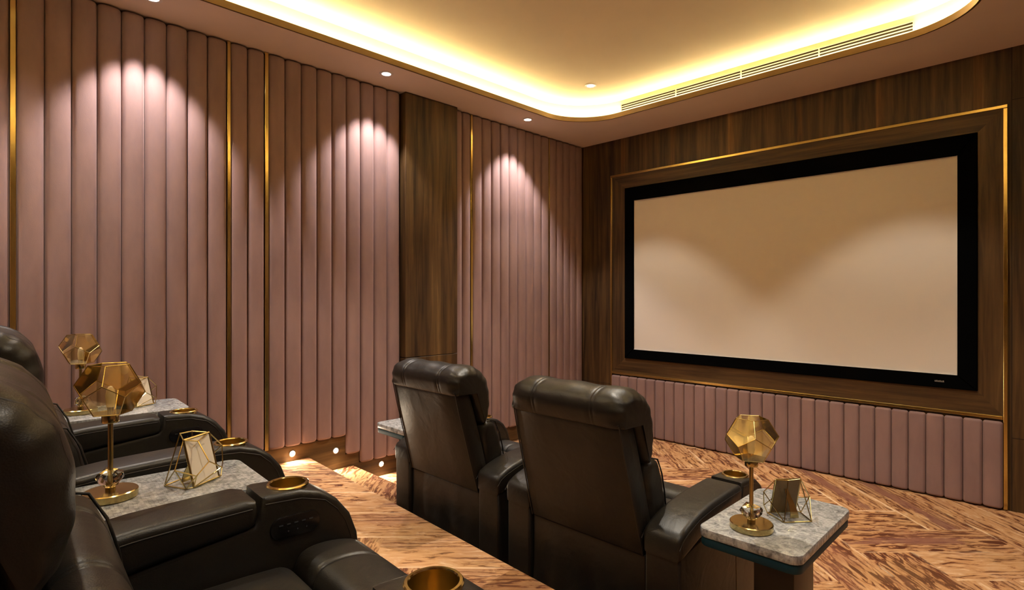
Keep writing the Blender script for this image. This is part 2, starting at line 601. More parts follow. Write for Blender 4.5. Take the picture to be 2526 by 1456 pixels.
def loft(bm, prof, stations, fn=None, end_r=None):
    """closed (y,z) profile carried along x; stations = (x, inset)"""
    n = len(prof)
    area = sum(prof[i][0] * prof[(i + 1) % n][1] - prof[(i + 1) % n][0] * prof[i][1] for i in range(n))
    sgn = 1 if area > 0 else -1
    nor = []
    for i in range(n):
        a, b = prof[(i - 1) % n], prof[(i + 1) % n]
        t = Vector((b[0] - a[0], b[1] - a[1])).normalized()
        nor.append(Vector((t.y, -t.x)) * sgn)
    rad = [1.0] * n
    if end_r:
        # radius of the largest disc inside the profile touching each point, so the rounded ends never fold over
        raw = []
        for i in range(n):
            best = 1.0
            for j in range(n):
                d = Vector((prof[j][0] - prof[i][0], prof[j][1] - prof[i][1]))
                h = -d.dot(nor[i])
                if h > 1e-4:
                    best = min(best, d.length_squared / (2 * h))
            raw.append(best)
        for _ in range(4):
            raw = [(raw[i - 1] + raw[i] + raw[(i + 1) % n]) / 3 for i in range(n)]
        rad = [min(1.0, 0.8 * v / end_r) for v in raw]
    rings = []
    for (x, ins) in stations:
        ring = []
        for i in range(n):
            p = Vector((x, prof[i][0] - nor[i].x * ins * rad[i], prof[i][1] - nor[i].y * ins * rad[i]))
            if fn:
                p = fn(p, i / n, x)
            ring.append(bm.verts.new(p))
        rings.append(ring)
    for A, B in zip(rings, rings[1:]):
        for k in range(n):
            bm.faces.new((A[k], A[(k + 1) % n], B[(k + 1) % n], B[k]))
    for ring in (rings[0], rings[-1]):
        c = sum((v.co for v in ring), Vector()) / n
        cv = bm.verts.new(c + Vector((0.004 if c.x > 0 else -0.004, 0, 0)))
        for k in range(n):
            bm.faces.new((ring[k], ring[(k + 1) % n], cv))
    bmesh.ops.recalc_face_normals(bm, faces=bm.faces[:])
    return bm

def pillow_stations(hw, r, seams=(), depth=0.004, nseg=7, dx=0.03):
    xs = set()
    for k in range(nseg + 1):
        a = PI / 2 * k / nseg
        xs.add(round(hw - r * (1 - math.cos(PI / 2 - a)) if False else hw - r + r * math.sin(a), 5))
    x = 0.0
    while x < hw - r:
        xs.add(round(x, 5))
        x += dx
    for s in seams:
        for o in (-0.008, -0.004, 0.0, 0.004, 0.008):
            xs.add(round(abs(s) + o, 5))
    full = sorted(set([-v for v in xs] + list(xs)))
    out = []
    for x in full:
        ax = abs(x)
        ins = 0.0
        if ax > hw - r:
            u = (ax - (hw - r)) / r
            ins = r * (1 - math.sqrt(max(0.0, 1 - min(1, u) ** 2)))
        for s in seams:
            d = abs(ax - abs(s))
            if d < 0.008:
                ins += depth * (1 - d / 0.008)
        out.append((x, ins))
    return out

def rrect(x0, x1, y0, y1, r, n=10):
    pts = []
    for (cx, cy, a0) in ((x1 - r, y1 - r, 0), (x0 + r, y1 - r, 90), (x0 + r, y0 + r, 180), (x1 - r, y0 + r, 270)):
        for k in range(n + 1):
            a = R(a0 + 90 * k / n)
            pts.append((cx + r * math.cos(a), cy + r * math.sin(a)))
    return pts

def strip_between(bm, A, B, mi=0):
    """quads between two closed rings of equal length"""
    n = len(A)
    va = [bm.verts.new(p) for p in A]
    vb = [bm.verts.new(p) for p in B]
    for i in range(n):
        f = bm.faces.new((va[i], va[(i + 1) % n], vb[(i + 1) % n], vb[i]))
        f.material_index = mi

def boolean_cut(o, cutter):
    md = o.modifiers.new('cut', 'BOOLEAN')
    md.operation = 'DIFFERENCE'
    md.object = cutter
    md.solver = 'EXACT'
    dg = bpy.context.evaluated_depsgraph_get()
    dg.update()
    me = bpy.data.meshes.new_from_object(o.evaluated_get(dg))
    o.modifiers.clear()
    old = o.data
    o.data = me
    bpy.data.meshes.remove(old)
    cm = cutter.data
    bpy.data.objects.remove(cutter)
    bpy.data.meshes.remove(cm)

# ================================================================== SETTING
def build_shell():
    bm = bmesh.new()
    box(bm, XL - 0.1, XR + 0.1, YB - 0.1, YF + 0.1, -0.1, 0.0)
    struct('floor', bm, M['carpet'])
    # rear platform; its front edge runs very slightly askew
    bm = bmesh.new()
    prism(bm, [(XL, YB), (XR, YB), (XR, 1.40), (XL, 1.606)], 'z', 0.0, PLAT, 0.006, 2)
    struct('floor_platform', bm, M['carpet'])
    bm = bmesh.new()
    prism(bm, [(XL, 1.60), (-2.60, 1.55), (-2.60, 1.915), (XL, 1.918)], 'z', 0.0, STEP, 0.006, 2)
    struct('floor_step', bm, M['carpet'])
    bm = bmesh.new(); box(bm, XL - 0.1, XL, YB, YF, 0, TOP); struct('wall_left', bm, M['backwall'])
    bm = bmesh.new(); box(bm, XR, XR + 0.1, YB, YF, 0, TOP); struct('wall_right', bm, M['backwall'])
    bm = bmesh.new(); box(bm, XL - 0.1, XR + 0.1, YB - 0.1, YB, 0, TOP); struct('wall_back', bm, M['backwall'])
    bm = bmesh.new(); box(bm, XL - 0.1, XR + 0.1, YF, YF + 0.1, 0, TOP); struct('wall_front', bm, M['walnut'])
    # ceiling: soffit ring, ledge, fascia, raised field
    n = 14
    lip = rrect(CX0, CX1, CY0, CY1, CR, n)
    fas = rrect(CX0 - 0.08, CX1 + 0.08, CY0 - 0.08, CY1 + 0.08, CR + 0.08, n)
    bm = bmesh.new()
    ov = [bm.verts.new((x, y, SOFFIT)) for x, y in ((XL, YB), (XR, YB), (XR, YF), (XL, YF))]
    oe = [bm.edges.new((ov[i], ov[(i + 1) % 4])) for i in range(4)]
    iv = [bm.verts.new((x, y, SOFFIT)) for x, y in lip]
    ie = [bm.edges.new((iv[i], iv[(i + 1) % len(iv)])) for i in range(len(iv))]
    bmesh.ops.triangle_fill(bm, edges=oe + ie, use_beauty=True)
    for f in list(bm.faces):
        c = f.calc_center_median()
        # drop any fill inside the recess
        if CX0 + 0.2 < c.x < CX1 - 0.2 and CY0 + 0.2 < c.y < CY1 - 0.2:
            if all(v in iv for v in f.verts):
                bm.faces.remove(f)
    for f in bm.faces:
        if f.normal.z > 0:
            f.normal_flip()
    strip_between(bm, [(x, y, SOFFIT + 0.008) for x, y in lip], [(x, y, SOFFIT + 0.008) for x, y in fas], 1)
    strip_between(bm, [(x, y, SOFFIT + 0.008) for x, y in fas], [(x, y, TOP) for x, y in fas], 1)
    box(bm, XL - 0.1, XR + 0.1, YB - 0.1, YF + 0.1, TOP, TOP + 0.1, 0, 0, 1)
    struct('ceiling', bm, [M['soffit'], M['upper']], 40)
    # brass edge strip round the recess, standing a little above the ledge
    inn = rrect(CX0 + 0.012, CX1 - 0.012, CY0 + 0.012, CY1 - 0.012, CR - 0.012, n)
    bm = bmesh.new()
    z0, z1 = SOFFIT - 0.004, SOFFIT + 0.034
    sec = [(inn, z0), (inn, z1), (lip, z1), (lip, z0)]
    for k in range(4):
        A, za = sec[k]
        B, zb = sec[(k + 1) % 4]
        strip_between(bm, [(x, y, za) for x, y in A], [(x, y, zb) for x, y in B])
    bmesh.ops.remove_doubles(bm, verts=bm.verts[:], dist=1e-5)
    bmesh.ops.recalc_face_normals(bm, faces=bm.faces[:])
    struct('trim_1', bm, M['walnut_gold'], 30)
    # warm strip light lying on the ledge
    a = rrect(CX0 - 0.034, CX1 + 0.034, CY0 - 0.034, CY1 + 0.034, CR + 0.034, n)
    b = rrect(CX0 - 0.046, CX1 + 0.046, CY0 - 0.046, CY1 + 0.046, CR + 0.046, n)
    bm = bmesh.new()
    zt = SOFFIT + 0.038
    sec = [(a, zt - 0.007), (a, zt), (b, zt), (b, zt - 0.007)]
    for k in range(4):
        A, za = sec[k]
        B, zb = sec[(k + 1) % 4]
        strip_between(bm, [(x, y, za) for x, y in A], [(x, y, zb) for x, y in B])
    bmesh.ops.remove_doubles(bm, verts=bm.verts[:], dist=1e-5)
    bmesh.ops.recalc_face_normals(bm, faces=bm.faces[:])
    prop(obj('strip_light', bm, M['cove']), 'warm glowing strip light hidden along the edge of the raised ceiling', 'light strip')

M['walnut_gold'] = simple('gilded_wood_edge', (0.15, 0.092, 0.032), 0.35, 0.3)
build_shell()

# ------------------------------------------------------------------ left wall: skirting, channel upholstery, brass strips, wood pilaster
def build_skirting():
    segs = [(YB, 1.856, PLAT, 0.335), (1.856, 1.957, STEP, 0.206), (1.957, YF, 0.0, 0.130)]
    for i, (y0, y1, zb, zt) in enumerate(segs):
        bm = bmesh.new()
        low = {0: 0.0, 1: 0.0, 2: 0.0}[i]
        box(bm, XL, XL + 0.012, y0, y1, low, zt)
        struct('baseboard_left' if i == 0 else 'baseboard_left_%d' % (i + 1), bm, M['walnut_y'])

def bottom_z(y):
    return 0.335 if y < 1.85 else (0.206 if y < 1.95 else 0.130)

def channel(parent, y0, y1, z0, z1):
    bm = bmesh.new()
    def crown(p, u):
        if p.x > XL + 0.02:
            p.x += 0.013 * max(0.0, 1 - u.y * u.y) - 0.008
        return p
    rounded_box(bm, XL + 0.001, PANEL_X, y0 + 0.0008, y1 - 0.0008, z0, z1, 0.019, 4, 8, crown, 3)
    return obj('padded_channel', bm, M['velvet'], parent, 60)

def wall_panel(label, edges, group='channel upholstered panels on the side wall'):
    t = thing('channel_tufted_panel', label, 'wall panel', (0, 0, 0), 0, group)
    t.location = (0, 0, 0)
    for a, b in zip(edges, edges[1:]):
        channel(t, a, b, bottom_z((a + b) / 2), SOFFIT - 0.004)
    return t

def spaced(a, b, n):
    return [a + (b - a) * i / n for i in range(n + 1)]

def build_left_wall():
    build_skirting()
    brass = [(0.1795, 0.2005), (1.1085, 1.126), (1.320, 1.341), (2.948, 2.968), (3.905, 3.912)]
    wall_panel('mauve velvet channel panel behind the far lamp table, before the first brass strip', spaced(-1.5, 0.178, 16))
    wall_panel('wide mauve velvet panel of nine channels, beside the first brass strip', spaced(0.202, 1.1075, 9))
    wall_panel('narrow mauve velvet panel of two channels between a pair of close brass strips', spaced(1.127, 1.319, 2))
    wall_panel('mauve velvet panel between the brass strip and walnut pilaster, bottom stepping down above stairs', spaced(1.342, 1.856, 5) + spaced(1.856, 2.275, 4)[1:])
    wall_panel('slim mauve velvet panel of two channels just past the walnut pilaster', spaced(2.772, 2.947, 2))
    wall_panel('mauve velvet panel of nine channels between thin brass strips near the screen wall', spaced(2.969, 3.904, 9))
    wall_panel('mauve velvet panel of five channels in the corner by the screen wall', spaced(3.913, YF - 0.008, 5))
    for i, (a, b) in enumerate(brass):
        bm = bmesh.new()
        box(bm, XL + 0.001, PANEL_X - 0.006, a, b, bottom_z((a + b) / 2), SOFFIT - 0.002, 0.0015, 1)
        struct('trim_%d' % (i + 2), bm, M['brass_trim'])
    t = thing('wood_pilaster', 'tall walnut pilaster standing between two mauve channel panels', 'pilaster', (0, 0, 0))
    for nm, z0, z1 in (('lower_panel', 0.0, 0.821), ('upper_panel', 0.825, SOFFIT - 0.003)):
        bm = bmesh.new()
        box(bm, XL + 0.001, -3.369, 2.290, 2.768, z0, z1, 0.002, 1)
        obj(nm, bm, M['walnut_plain'], t)
build_left_wall()

# ------------------------------------------------------------------ screen wall
BX0, BX1, BZ0, BZ1 = -3.077, -0.258, 0.535, 2.402   # brass rectangle
KX0, KX1, KZ0, KZ1 = -2.912, -0.397, 0.692, 2.262   # black border
SX0, SX1, SZ0, SZ1 = -2.820, -0.492, 0.777, 2.140   # white picture area
YW = YF

def rail(bm, p, y0, y1):
    A = [bm.verts.new((x, y0, z)) for x, z in p]
    B = [bm.verts.new((x, y1, z)) for x, z in p]
    bm.faces.new(A)
    bm.faces.new(B)
    n = len(p)
    for i in range(n):
        bm.faces.new((A[i], A[(i + 1) % n], B[(i + 1) % n], B[i]))
    bmesh.ops.recalc_face_normals(bm, faces=bm.faces[:])

def mitred(o0, o1, o2, o3, i0, i1, i2, i3):
    """outer x0,x1,z0,z1 and inner x0,x1,z0,z1 -> four mitred rails"""
    return [('top_rail', [(o0, o3), (o1, o3), (i1, i3), (i0, i3)], 'x'),
            ('bottom_rail', [(o0, o2), (i0, i2), (i1, i2), (o1, o2)], 'x'),
            ('side_rail', [(o0, o2), (o0, o3), (i0, i3), (i0, i2)], 'z'),
            ('side_rail', [(o1, o2), (i1, i2), (i1, i3), (o1, o3)], 'z')]

def build_screen_wall():
    t = thing('screen_surround', 'walnut frame with mitred corners and brass edging round the projection screen', 'screen surround', (0, 0, 0))
    w = 0.021
    for nm, p, ax in mitred(BX0 + w, BX1 - w, BZ0 + w, BZ1 - w, KX0 - 0.002, KX1 + 0.002, KZ0 - 0.002, KZ1 + 0.002):
        bm = bmesh.new()
        rail(bm, p, YW - 0.012, YW - 0.0005)
        obj(nm, bm, M['walnut_x'] if ax == 'x' else M['walnut_plain'], t)
    ybf = YW - 0.020
    for (x0, x1, z0, z1) in ((BX0, BX1, BZ1 - w, BZ1), (BX0 + w, BX1 - w, BZ0, BZ0 + w), (BX0, BX0 + w, 0.004, BZ1 - w - 0.0005), (BX1 - w, BX1, 0.004, BZ1 - w - 0.0005)):
        bm = bmesh.new()
        box(bm, x0, x1, ybf, YW - 0.0005, z0, z1, 0.003, 2)
        obj('brass_edging', bm, M['brass_trim'], t)
    s = thing('projection_screen', 'large blank white projection screen in a black border on the walnut wall', 'screen', (0, 0, 0))
    for nm, p, ax in mitred(KX0, KX1, KZ0, KZ1, SX0, SX1, SZ0, SZ1):
        bm = bmesh.new()
        rail(bm, p, YW - 0.028, YW - 0.0005)
        bmesh.ops.bevel(bm, geom=[e for e in bm.edges if abs(e.verts[0].co.y - e.verts[1].co.y) < 1e-6 and e.verts[0].co.y < YW - 0.02], offset=0.004, segments=2, affect='EDGES')
        obj('border_rail', bm, M['black_velvet'], s, 40)
    bm = bmesh.new()
    box(bm, SX0, SX1, YW - 0.010, YW - 0.004, SZ0, SZ1)
    obj('screen_fabric', bm, M['screen'], s)
    bm = bmesh.new()
    e = 0.0035
    box(bm, SX0, SX1, YW - 0.016, YW - 0.0102, SZ0, SZ0 + e)
    box(bm, SX1 - e, SX1, YW - 0.016, YW - 0.0102, SZ0 + e, SZ1)
    obj('pale_edge_strip', bm, M['white_edge'], s)
    # small silvery badge with indistinct raised marks
    bm = bmesh.new()
    bx = -0.578
    box(bm, bx - 0.026, bx + 0.022, YW - 0.0305, YW - 0.0281, 0.7285, 0.7300)
    for k in range(6):
        x = bx - 0.026 + k * 0.0082
        box(bm, x, x + 0.0058, YW - 0.0305, YW - 0.0281, 0.7312, 0.7385 if k % 2 else 0.7368)
    obj('badge', bm, M['badge'], s)
    # channel upholstery below the screen
    p = thing('channel_tufted_panel', 'low mauve velvet panel of upright channels below the projection screen', 'wall panel', (0, 0, 0))
    x0, x1, n = BX0 + w + 0.001, BX1 - w - 0.001, 30
    for k in range(n):
        a, b = x0 + (x1 - x0) * k / n, x0 + (x1 - x0) * (k + 1) / n
        bm = bmesh.new()
        def crown(v, u):
            if v.y < YW - 0.015:
                v.y -= 0.005 * max(0.0, 1 - u.x * u.x) - 0.003
            return v
        rounded_box(bm, a + 0.001, b - 0.001, YW - 0.040, YW - 0.001, 0.008, BZ0 - 0.012, 0.015, 4, 4, crown, 4)
        obj('padded_channel', bm, M['velvet'], p, 60)
    # joints of the wall cladding
    i = 7
    for (xa, xb, za, zb) in ((-0.243, -0.240, 0, SOFFIT), (-0.240, XR, 2.425, 2.428), (-0.240, XR, 0.43, 0.433), (XL, BX0, 0.43, 0.433)):
        bm = bmesh.new()
        box(bm, xa, xb, YW - 0.0012, YW - 0.0002, za, zb)
        struct('trim_%d' % i, bm, M['groove'])
        i += 1
build_screen_wall()

# ------------------------------------------------------------------ vent in the recess fascia
def build_vent():
    yf = CY1 + 0.08
    x0, x1, z0, z1 = -2.648, -0.637, 2.782, 2.866
    t = thing('air_vent', 'long slatted air vent in the upright edge of the raised ceiling', 'vent', (0, 0, 0))
    bm = bmesh.new()
    box(bm, x0, x1, yf - 0.004, yf - 0.0005, z0, z1)
    obj('throat', bm, M['vent_dark'], t)
    n = 5
    for k in range(n):
        z = z0 + 0.002 + (z1 - z0 - 0.010) * k / (n - 1)
        bm = bmesh.new()
        A = [(yf - 0.013, z), (yf - 0.0042, z + 0.003), (yf - 0.0042, z + 0.0085), (yf - 0.013, z + 0.0065)]
        prism(bm, A, 'x', x0 + 0.004, x1 - 0.004)
        obj('slat', bm, M['vent'], t)
    for k in range(5):
        bm = bmesh.new()
        xc = x0 + (x1 - x0) * k / 4
        xc = min(max(xc, x0 + 0.003), x1 - 0.003)
        box(bm, xc - 0.003, xc + 0.003, yf - 0.0145, yf - 0.0042, z0, z1)
        obj('vent_divider', bm, M['vent'], t)
build_vent()

# ------------------------------------------------------------------ lamps of the room
def add_spot(parent, power, color, size_deg, blend, radius, z, rot=(0, 0, 0), loc=None):
    ld = bpy.data.lights.new('spot_lamp', 'SPOT')
    ld.energy = power
    ld.color = color
    ld.spot_size = R(size_deg)
    ld.spot_blend = blend
    ld.shadow_soft_size = radius
    o = bpy.data.objects.new('spot_lamp', ld)
    COL.objects.link(o)
    o.parent = parent
    o.location = loc or (0, 0, z)
    o.rotation_euler = rot
    return o

def downlight(x, y, z, label, group, power, color, cone, blend=0.25):
    t = thing('ceiling_downlight', label, 'downlight', (x, y, z), 0, group)
    bm = bmesh.new()
    lathe(bm, [(0.030, -0.0005), (0.030, -0.004), (0.043, -0.005), (0.046, -0.0005), (0.030, -0.0005)], 32)
    obj('ring', bm, M['white_metal'], t, 30)
    bm = bmesh.new()
    lathe(bm, [(0.0, -0.0022), (0.0302, -0.0022)], 32)
    for f in bm.faces:
        if f.normal.z > 0:
            f.normal_flip()
    obj('lens', bm, M['lens'], t)
    add_spot(t, power, color, cone, blend, 0.022, -0.012)
    return t

g1 = 'downlights in the ceiling border along the channel wall'
for y, lab in ((-0.65, 'small round downlight over the back rows beside the channel wall'),
               (0.688, 'small round downlight cut off by the top of the picture above wide channel panel'),
               (2.017, 'small round downlight in the ceiling border before the walnut pilaster'),
               (3.376, 'small round downlight in the ceiling border close to the screen corner')):
    downlight(-3.19, y, SOFFIT, lab, g1, WASH_POWER, WASH_COLOR, 86, 0.42)
g2 = 'downlights in the raised ceiling field'
for x, y, lab, pw in ((-2.627, 3.49, 'bright round downlight in the raised ceiling near its curved corner', 0.38),
                      (-0.69, 3.49, 'round downlight in the raised ceiling before the screen above air vent end', 0.38),
                      (-1.66, 2.25, 'round downlight at the middle of the raised ceiling over the front row', 1.25),
                      (-2.627, 0.1, 'round downlight in the raised ceiling over the rear row and far table', 0.5),
                      (-0.69, 0.5, 'round downlight in the raised ceiling over the rear recliner beside camera', 0.4)):
    downlight(x, y, TOP, lab, g2, ROOM_POWER * pw, ROOM_COLOR, 82 if y > 3 else 110, 0.3 if y > 3 else 0.6)
g3 = 'downlights in the ceiling border on the far side from channels'
for y, lab in ((0.9, 'round downlight in the ceiling border above the aisle by rear row'),
               (2.9, 'round downlight in the ceiling border above the open carpet by screen')):
    downlight(0.25, y, SOFFIT, lab, g3, WASH_POWER * (0.45 if y < 1 else 1.0), ROOM_COLOR, 100, 0.5)

def step_light(y, z, label):
    t = thing('step_light', label, 'step light', (XL + 0.012, y, z), 0, 'small step lights along the skirting')
    t.rotation_euler = (0, R(90), 0)
    bm = bmesh.new()
    lathe(bm, [(0.0165, 0.0005), (0.0165, 0.003), (0.021, 0.0025), (0.022, 0.0005), (0.0165, 0.0005)], 28)
    obj('ring', bm, M['steel'], t, 30)
    bm = bmesh.new()
    lathe(bm, [(0.0172, 0.001), (0.0125, 0.006), (0.0, 0.008)], 28)
    obj('lens', bm, M['step_lens'], t, 60)
    add_spot(t, STEP_POWER, STEP_COLOR, 150, 0.8, 0.012, 0.014, (0, R(215), 0))
step_light(1.495, 0.283, 'glowing step light above the top of the carpeted stairs')
step_light(1.787, 0.244, 'glowing step light above the lower carpeted step, middle of the three')
step_light(2.132, 0.082, 'glowing step light low on the skirting beside the front row recliner')

# ================================================================== RECLINERS
ARM_PROFILE = [(0.0, 0.035), (0.0, 0.485), (0.012, 0.503), (0.05, 0.522), (0.13, 0.545), (0.24, 0.557), (0.36, 0.562), (0.50, 0.565), (0.58, 0.560),
               (0.63, 0.545), (0.675, 0.515), (0.71, 0.470), (0.730, 0.415), (0.738, 0.350), (0.74, 0.035)]

def arm_top(y):
    ps = [p for p in ARM_PROFILE[1:-1]]
    for a, b in zip(ps, ps[1:]):
        if a[0] <= y <= b[0] and b[0] > a[0]:
            return a[1] + (b[1] - a[1]) * (y - a[0]) / (b[0] - a[0])
    return 0.5

def make_recliner(label):
    t = thing('recliner', label, 'recliner', (0, 0, 0), 0, 'dark leather cinema recliners')
    lea = M['leather']
    AW, AX = 0.128, 0.3255          # arm width and centre offset
    for s in (-1, 1):
        x0, x1 = s * AX - AW / 2, s * AX + AW / 2
        # arm body: lower under the rear pad, full height at the cup holder
        prof = [(0.006, 0.035), (0.006, 0.44), (0.47, 0.50), (0.482, 0.515), (0.488, 0.563)] + [p for p in ARM_PROFILE if p[0] >= 0.50]
        bm = bmesh.new()
        prism(bm, prof, 'x', x0, x1, 0.016, 4)
        arm = obj('armrest', bm, lea, t, 50)
        cut = bmesh.new()
        lathe(cut, [(0.0, 0.46), (0.0455, 0.46), (0.0455, 0.66), (0.0, 0.66)], 40, s * AX, 0.570)
        boolean_cut(arm, obj('cutter', cut, lea))
        for p in arm.data.polygons:
            p.use_smooth = True
        arm.data.set_sharp_from_angle(angle=R(50))
        # padded top of the arm
        top = [(y, arm_top(y)) for y in (0.0, 0.012, 0.03, 0.06, 0.10, 0.16, 0.24, 0.32, 0.40, 0.452, 0.472)]
        top[-1] = (0.476, arm_top(0.47) - 0.008)
        low = [(0.480, 0.535), (0.476, 0.505), (0.46, 0.495), (0.30, 0.478), (0.14, 0.455), (0.03, 0.425), (0.002, 0.424)]
        bm = bmesh.new()
        prism(bm, top + low, 'x', x0 - 0.006, x1 + 0.006, 0.018, 4)
        pad = obj('armrest_pad', bm, lea, t, 50)
        # stitched seams along both shoulders of the pad and of the front part
        for sx in (x0 - 0.0055, x1 + 0.0055):
            bm = bmesh.new()
            ys = [0.0 + 0.465 * k / 24 for k in range(25)]
            tube(bm, [(sx, y if y > 0.004 else -0.001, arm_top(y) - 0.020) for y in ys], 0.0017, 5)
            obj('seam', bm, M['seam'], pad)
        for sx in (x0 + 0.0005, x1 - 0.0005):
            bm = bmesh.new()
            pts = [(sx, y, arm_top(y) - 0.019) for y in (0.495, 0.52, 0.55, 0.58, 0.61)]
            pts += [(sx, 0.64, 0.522), (sx, 0.672, 0.492), (sx, 0.695, 0.455), (sx, 0.710, 0.41), (sx, 0.718, 0.35), (sx, 0.720, 0.2), (sx, 0.720, 0.06)]
            tube(bm, pts, 0.0017, 5)
            obj('seam', bm, M['seam'], arm)
        # brass cup holder
        z = 0.5635
        bm = bmesh.new()
        lathe(bm, [(0.0, z - 0.075), (0.038, z - 0.075), (0.0405, z - 0.070), (0.0415, z + 0.001), (0.0430, z + 0.0035), (0.0480, z + 0.0035), (0.0505, z + 0.0005), (0.0505, z - 0.003), (0.0450, z - 0.003), (0.0440, z - 0.078), (0.0, z - 0.078)], 56, s * AX, 0.570)
        obj('cup_holder', bm, M['cup_brass'], arm, 30)
        # black feet plinth of the arm
        if s < 0:
            # recliner control in the inner side of one arm
            bm = bmesh.new()
            pts = rrect(0.505, 0.625, 0.455, 0.507, 0.025, 8)
            prism(bm, pts, 'x', x1 - 0.001, x1 + 0.005, 0.0025, 2)
            c = obj('control_panel', bm, M['black_plastic'], arm, 40)
            bm = bmesh.new()
            for k in range(5):
                y = 0.525 + k * 0.018
                box(bm, x1 + 0.005, x1 + 0.0062, y, y + 0.009, 0.487, 0.4895)
            for k in range(3):
                y = 0.545 + k * 0.022
                box(bm, x1 + 0.005, x1 + 0.0062, y, y + 0.003, 0.470, 0.473)
            obj('button_markings', bm, M['grey_print'], c)
    # seat box and rear skirt
    IX = AX - AW / 2 - 0.002
    bm = bmesh.new()
    box(bm, -IX, IX, 0.06, 0.70, 0.035, 0.30, 0.01, 2)
    obj('seat_base', bm, lea, t, 40)
    def folds(p, u):
        if u.y < 0.2 and u.z < 0.9:
            k = max(0.0, 0.9 - u.z) / 1.9
            p.y += 0.009 * k * math.sin(p.x * 27 + 1.0 + 2 * u.z) + 0.004 * k * math.sin(p.x * 55)
        return p
    bm = bmesh.new()
    rounded_box(bm, -IX + 0.003, IX - 0.003, 0.022, 0.057, 0.035, 0.400, 0.008, 2, 34, folds, 10)
    obj('rear_skirt', bm, lea, t, 60)
    # seat cushion
    def crown_seat(p, u):
        if u.z > 0:
            w = max(0, 1 - u.x ** 4) * max(0, 1 - u.y ** 4)
            p.z += 0.018 * w * u.z
        return p
    bm = bmesh.new()
    rounded_box(bm, -IX + 0.002, IX - 0.002, 0.10, 0.553, 0.27, 0.405, 0.045, 5, 12, crown_seat, 2)
    obj('seat_cushion', bm, lea, t, 70)
    # front cushion of the folding footrest with two lengthwise seams
    sy = [(0.558, 0.300), (0.553, 0.370), (0.562, 0.408), (0.585, 0.424), (0.625, 0.428), (0.675, 0.422), (0.718, 0.405), (0.743, 0.370), (0.750, 0.320), (0.748, 0.22), (0.742, 0.10), (0.72, 0.06), (0.69, 0.07), (0.68, 0.28)]
    bm = bmesh.new()
    loft(bm, catmull(sy, 64), pillow_stations(IX - 0.003, 0.022, (0.135,), 0.0045))
    obj('footrest_cushion', bm, lea, t, 70)
    # backrest shell, leaning rearwards
    prof = [(-0.105, 0.850), (-0.078, 0.738), (-0.040, 0.60), (-0.008, 0.48), (0.014, 0.402), (0.05, 0.392), (0.085, 0.41), (0.07, 0.50), (0.035, 0.64), (-0.005, 0.78), (-0.04, 0.885), (-0.08, 0.90)]
    HW = 0.240
    def taper(p, i, x):
        p.x *= 1.0 + 0.055 * max(0.0, (0.85 - p.z) / 0.45)
        return p
    bm = bmesh.new()
    pp = []
    for a, b in zip(prof, prof[1:] + prof[:1]):
        for k in range(4):
            pp.append((a[0] + (b[0] - a[0]) * k / 4, a[1] + (b[1] - a[1]) * k / 4))
    loft(bm, pp, [(-HW, 0.006), (-HW + 0.002, 0.0025), (-HW + 0.006, 0), (-0.1, 0), (0.1, 0), (HW - 0.006, 0), (HW - 0.002, 0.0025), (HW, 0.006)], taper)
    back = obj('backrest', bm, lea, t, 50)
    # piped seam under the headrest and down the sides of the rear panel
    bm = bmesh.new()
    tube(bm, [(-HW + 0.002, -0.1055, 0.852), (HW - 0.002, -0.1055, 0.852)], 0.0028, 6)
    obj('piping', bm, lea, back, 60)
    for s in (-1, 1):
        bm = bmesh.new()
        tube(bm, [(s * (HW - 0.001) * (1.0 + 0.055 * max(0.0, (0.85 - z) / 0.45)), y - 0.001, z) for y, z in prof[:5]], 0.0026, 6)
        obj('piping', bm, lea, back, 60)
    # headrest roll
    hp = [(-0.100, 0.835), (-0.116, 0.870), (-0.121, 0.902), (-0.107, 0.934), (-0.070, 0.956), (-0.022, 0.962), (0.026, 0.952), (0.066, 0.925), (0.092, 0.885),
          (0.104, 0.835), (0.102, 0.775), (0.088, 0.725), (0.062, 0.696), (0.035, 0.705), (0.015, 0.76), (-0.015, 0.83), (-0.05, 0.855), (-0.08, 0.845)]
    HH = 0.256
    def gather(p, i, x):
        e = max(0.0, (abs(x) - (HH - 0.075)) / 0.075)
        k = e * (1 - 0.35 * e)
        w = math.sin(i * 2 * PI * 15 + 0.8 * math.sin(i * 2 * PI * 3)) * 0.0034 * k
        w += math.sin(i * 2 * PI * 7 + 2.0 + x * 30) * 0.0022 * k
        c = Vector((p.x, -0.005, 0.85))
        d = (p - c)
        d.x = 0
        if d.length > 1e-6:
            p = p + d.normalized() * w
        bulge = 0.004 * math.cos(x / HH * 3 * PI) if abs(x) < HH else 0
        p.z += bulge * 0.6 if p.z > 0.93 else 0
        return p
    bm = bmesh.new()
    loft(bm, catmull(hp, 120), pillow_stations(HH, 0.062, (0.125, 0.140), 0.004, 12, 0.02), gather, 0.062)
    head = obj('headrest', bm, lea, back, 80)
    hc = catmull(hp, 60)
    for sx in (-1, 1):
        for xs, ins in ((HH - 0.034, 0.0060),):
            bm = bmesh.new()
            ring = []
            for i_ in range(60):
                a_, b_ = hc[i_ - 1], hc[(i_ + 1) % 60]
                t_ = Vector((b_[0] - a_[0], b_[1] - a_[1])).normalized()
                area = sum(hc[m_][0] * hc[(m_ + 1) % 60][1] - hc[(m_ + 1) % 60][0] * hc[m_][1] for m_ in range(60))
                n_ = Vector((t_.y, -t_.x)) * (1 if area > 0 else -1)
                ring.append(gather(Vector((sx * xs, hc[i_][0] - n_.x * ins, hc[i_][1] - n_.y * ins)), i_ / 60, sx * xs))
            tube(bm, ring[4:30], 0.0013, 5)
            obj('seam', bm, M['seam'], head)
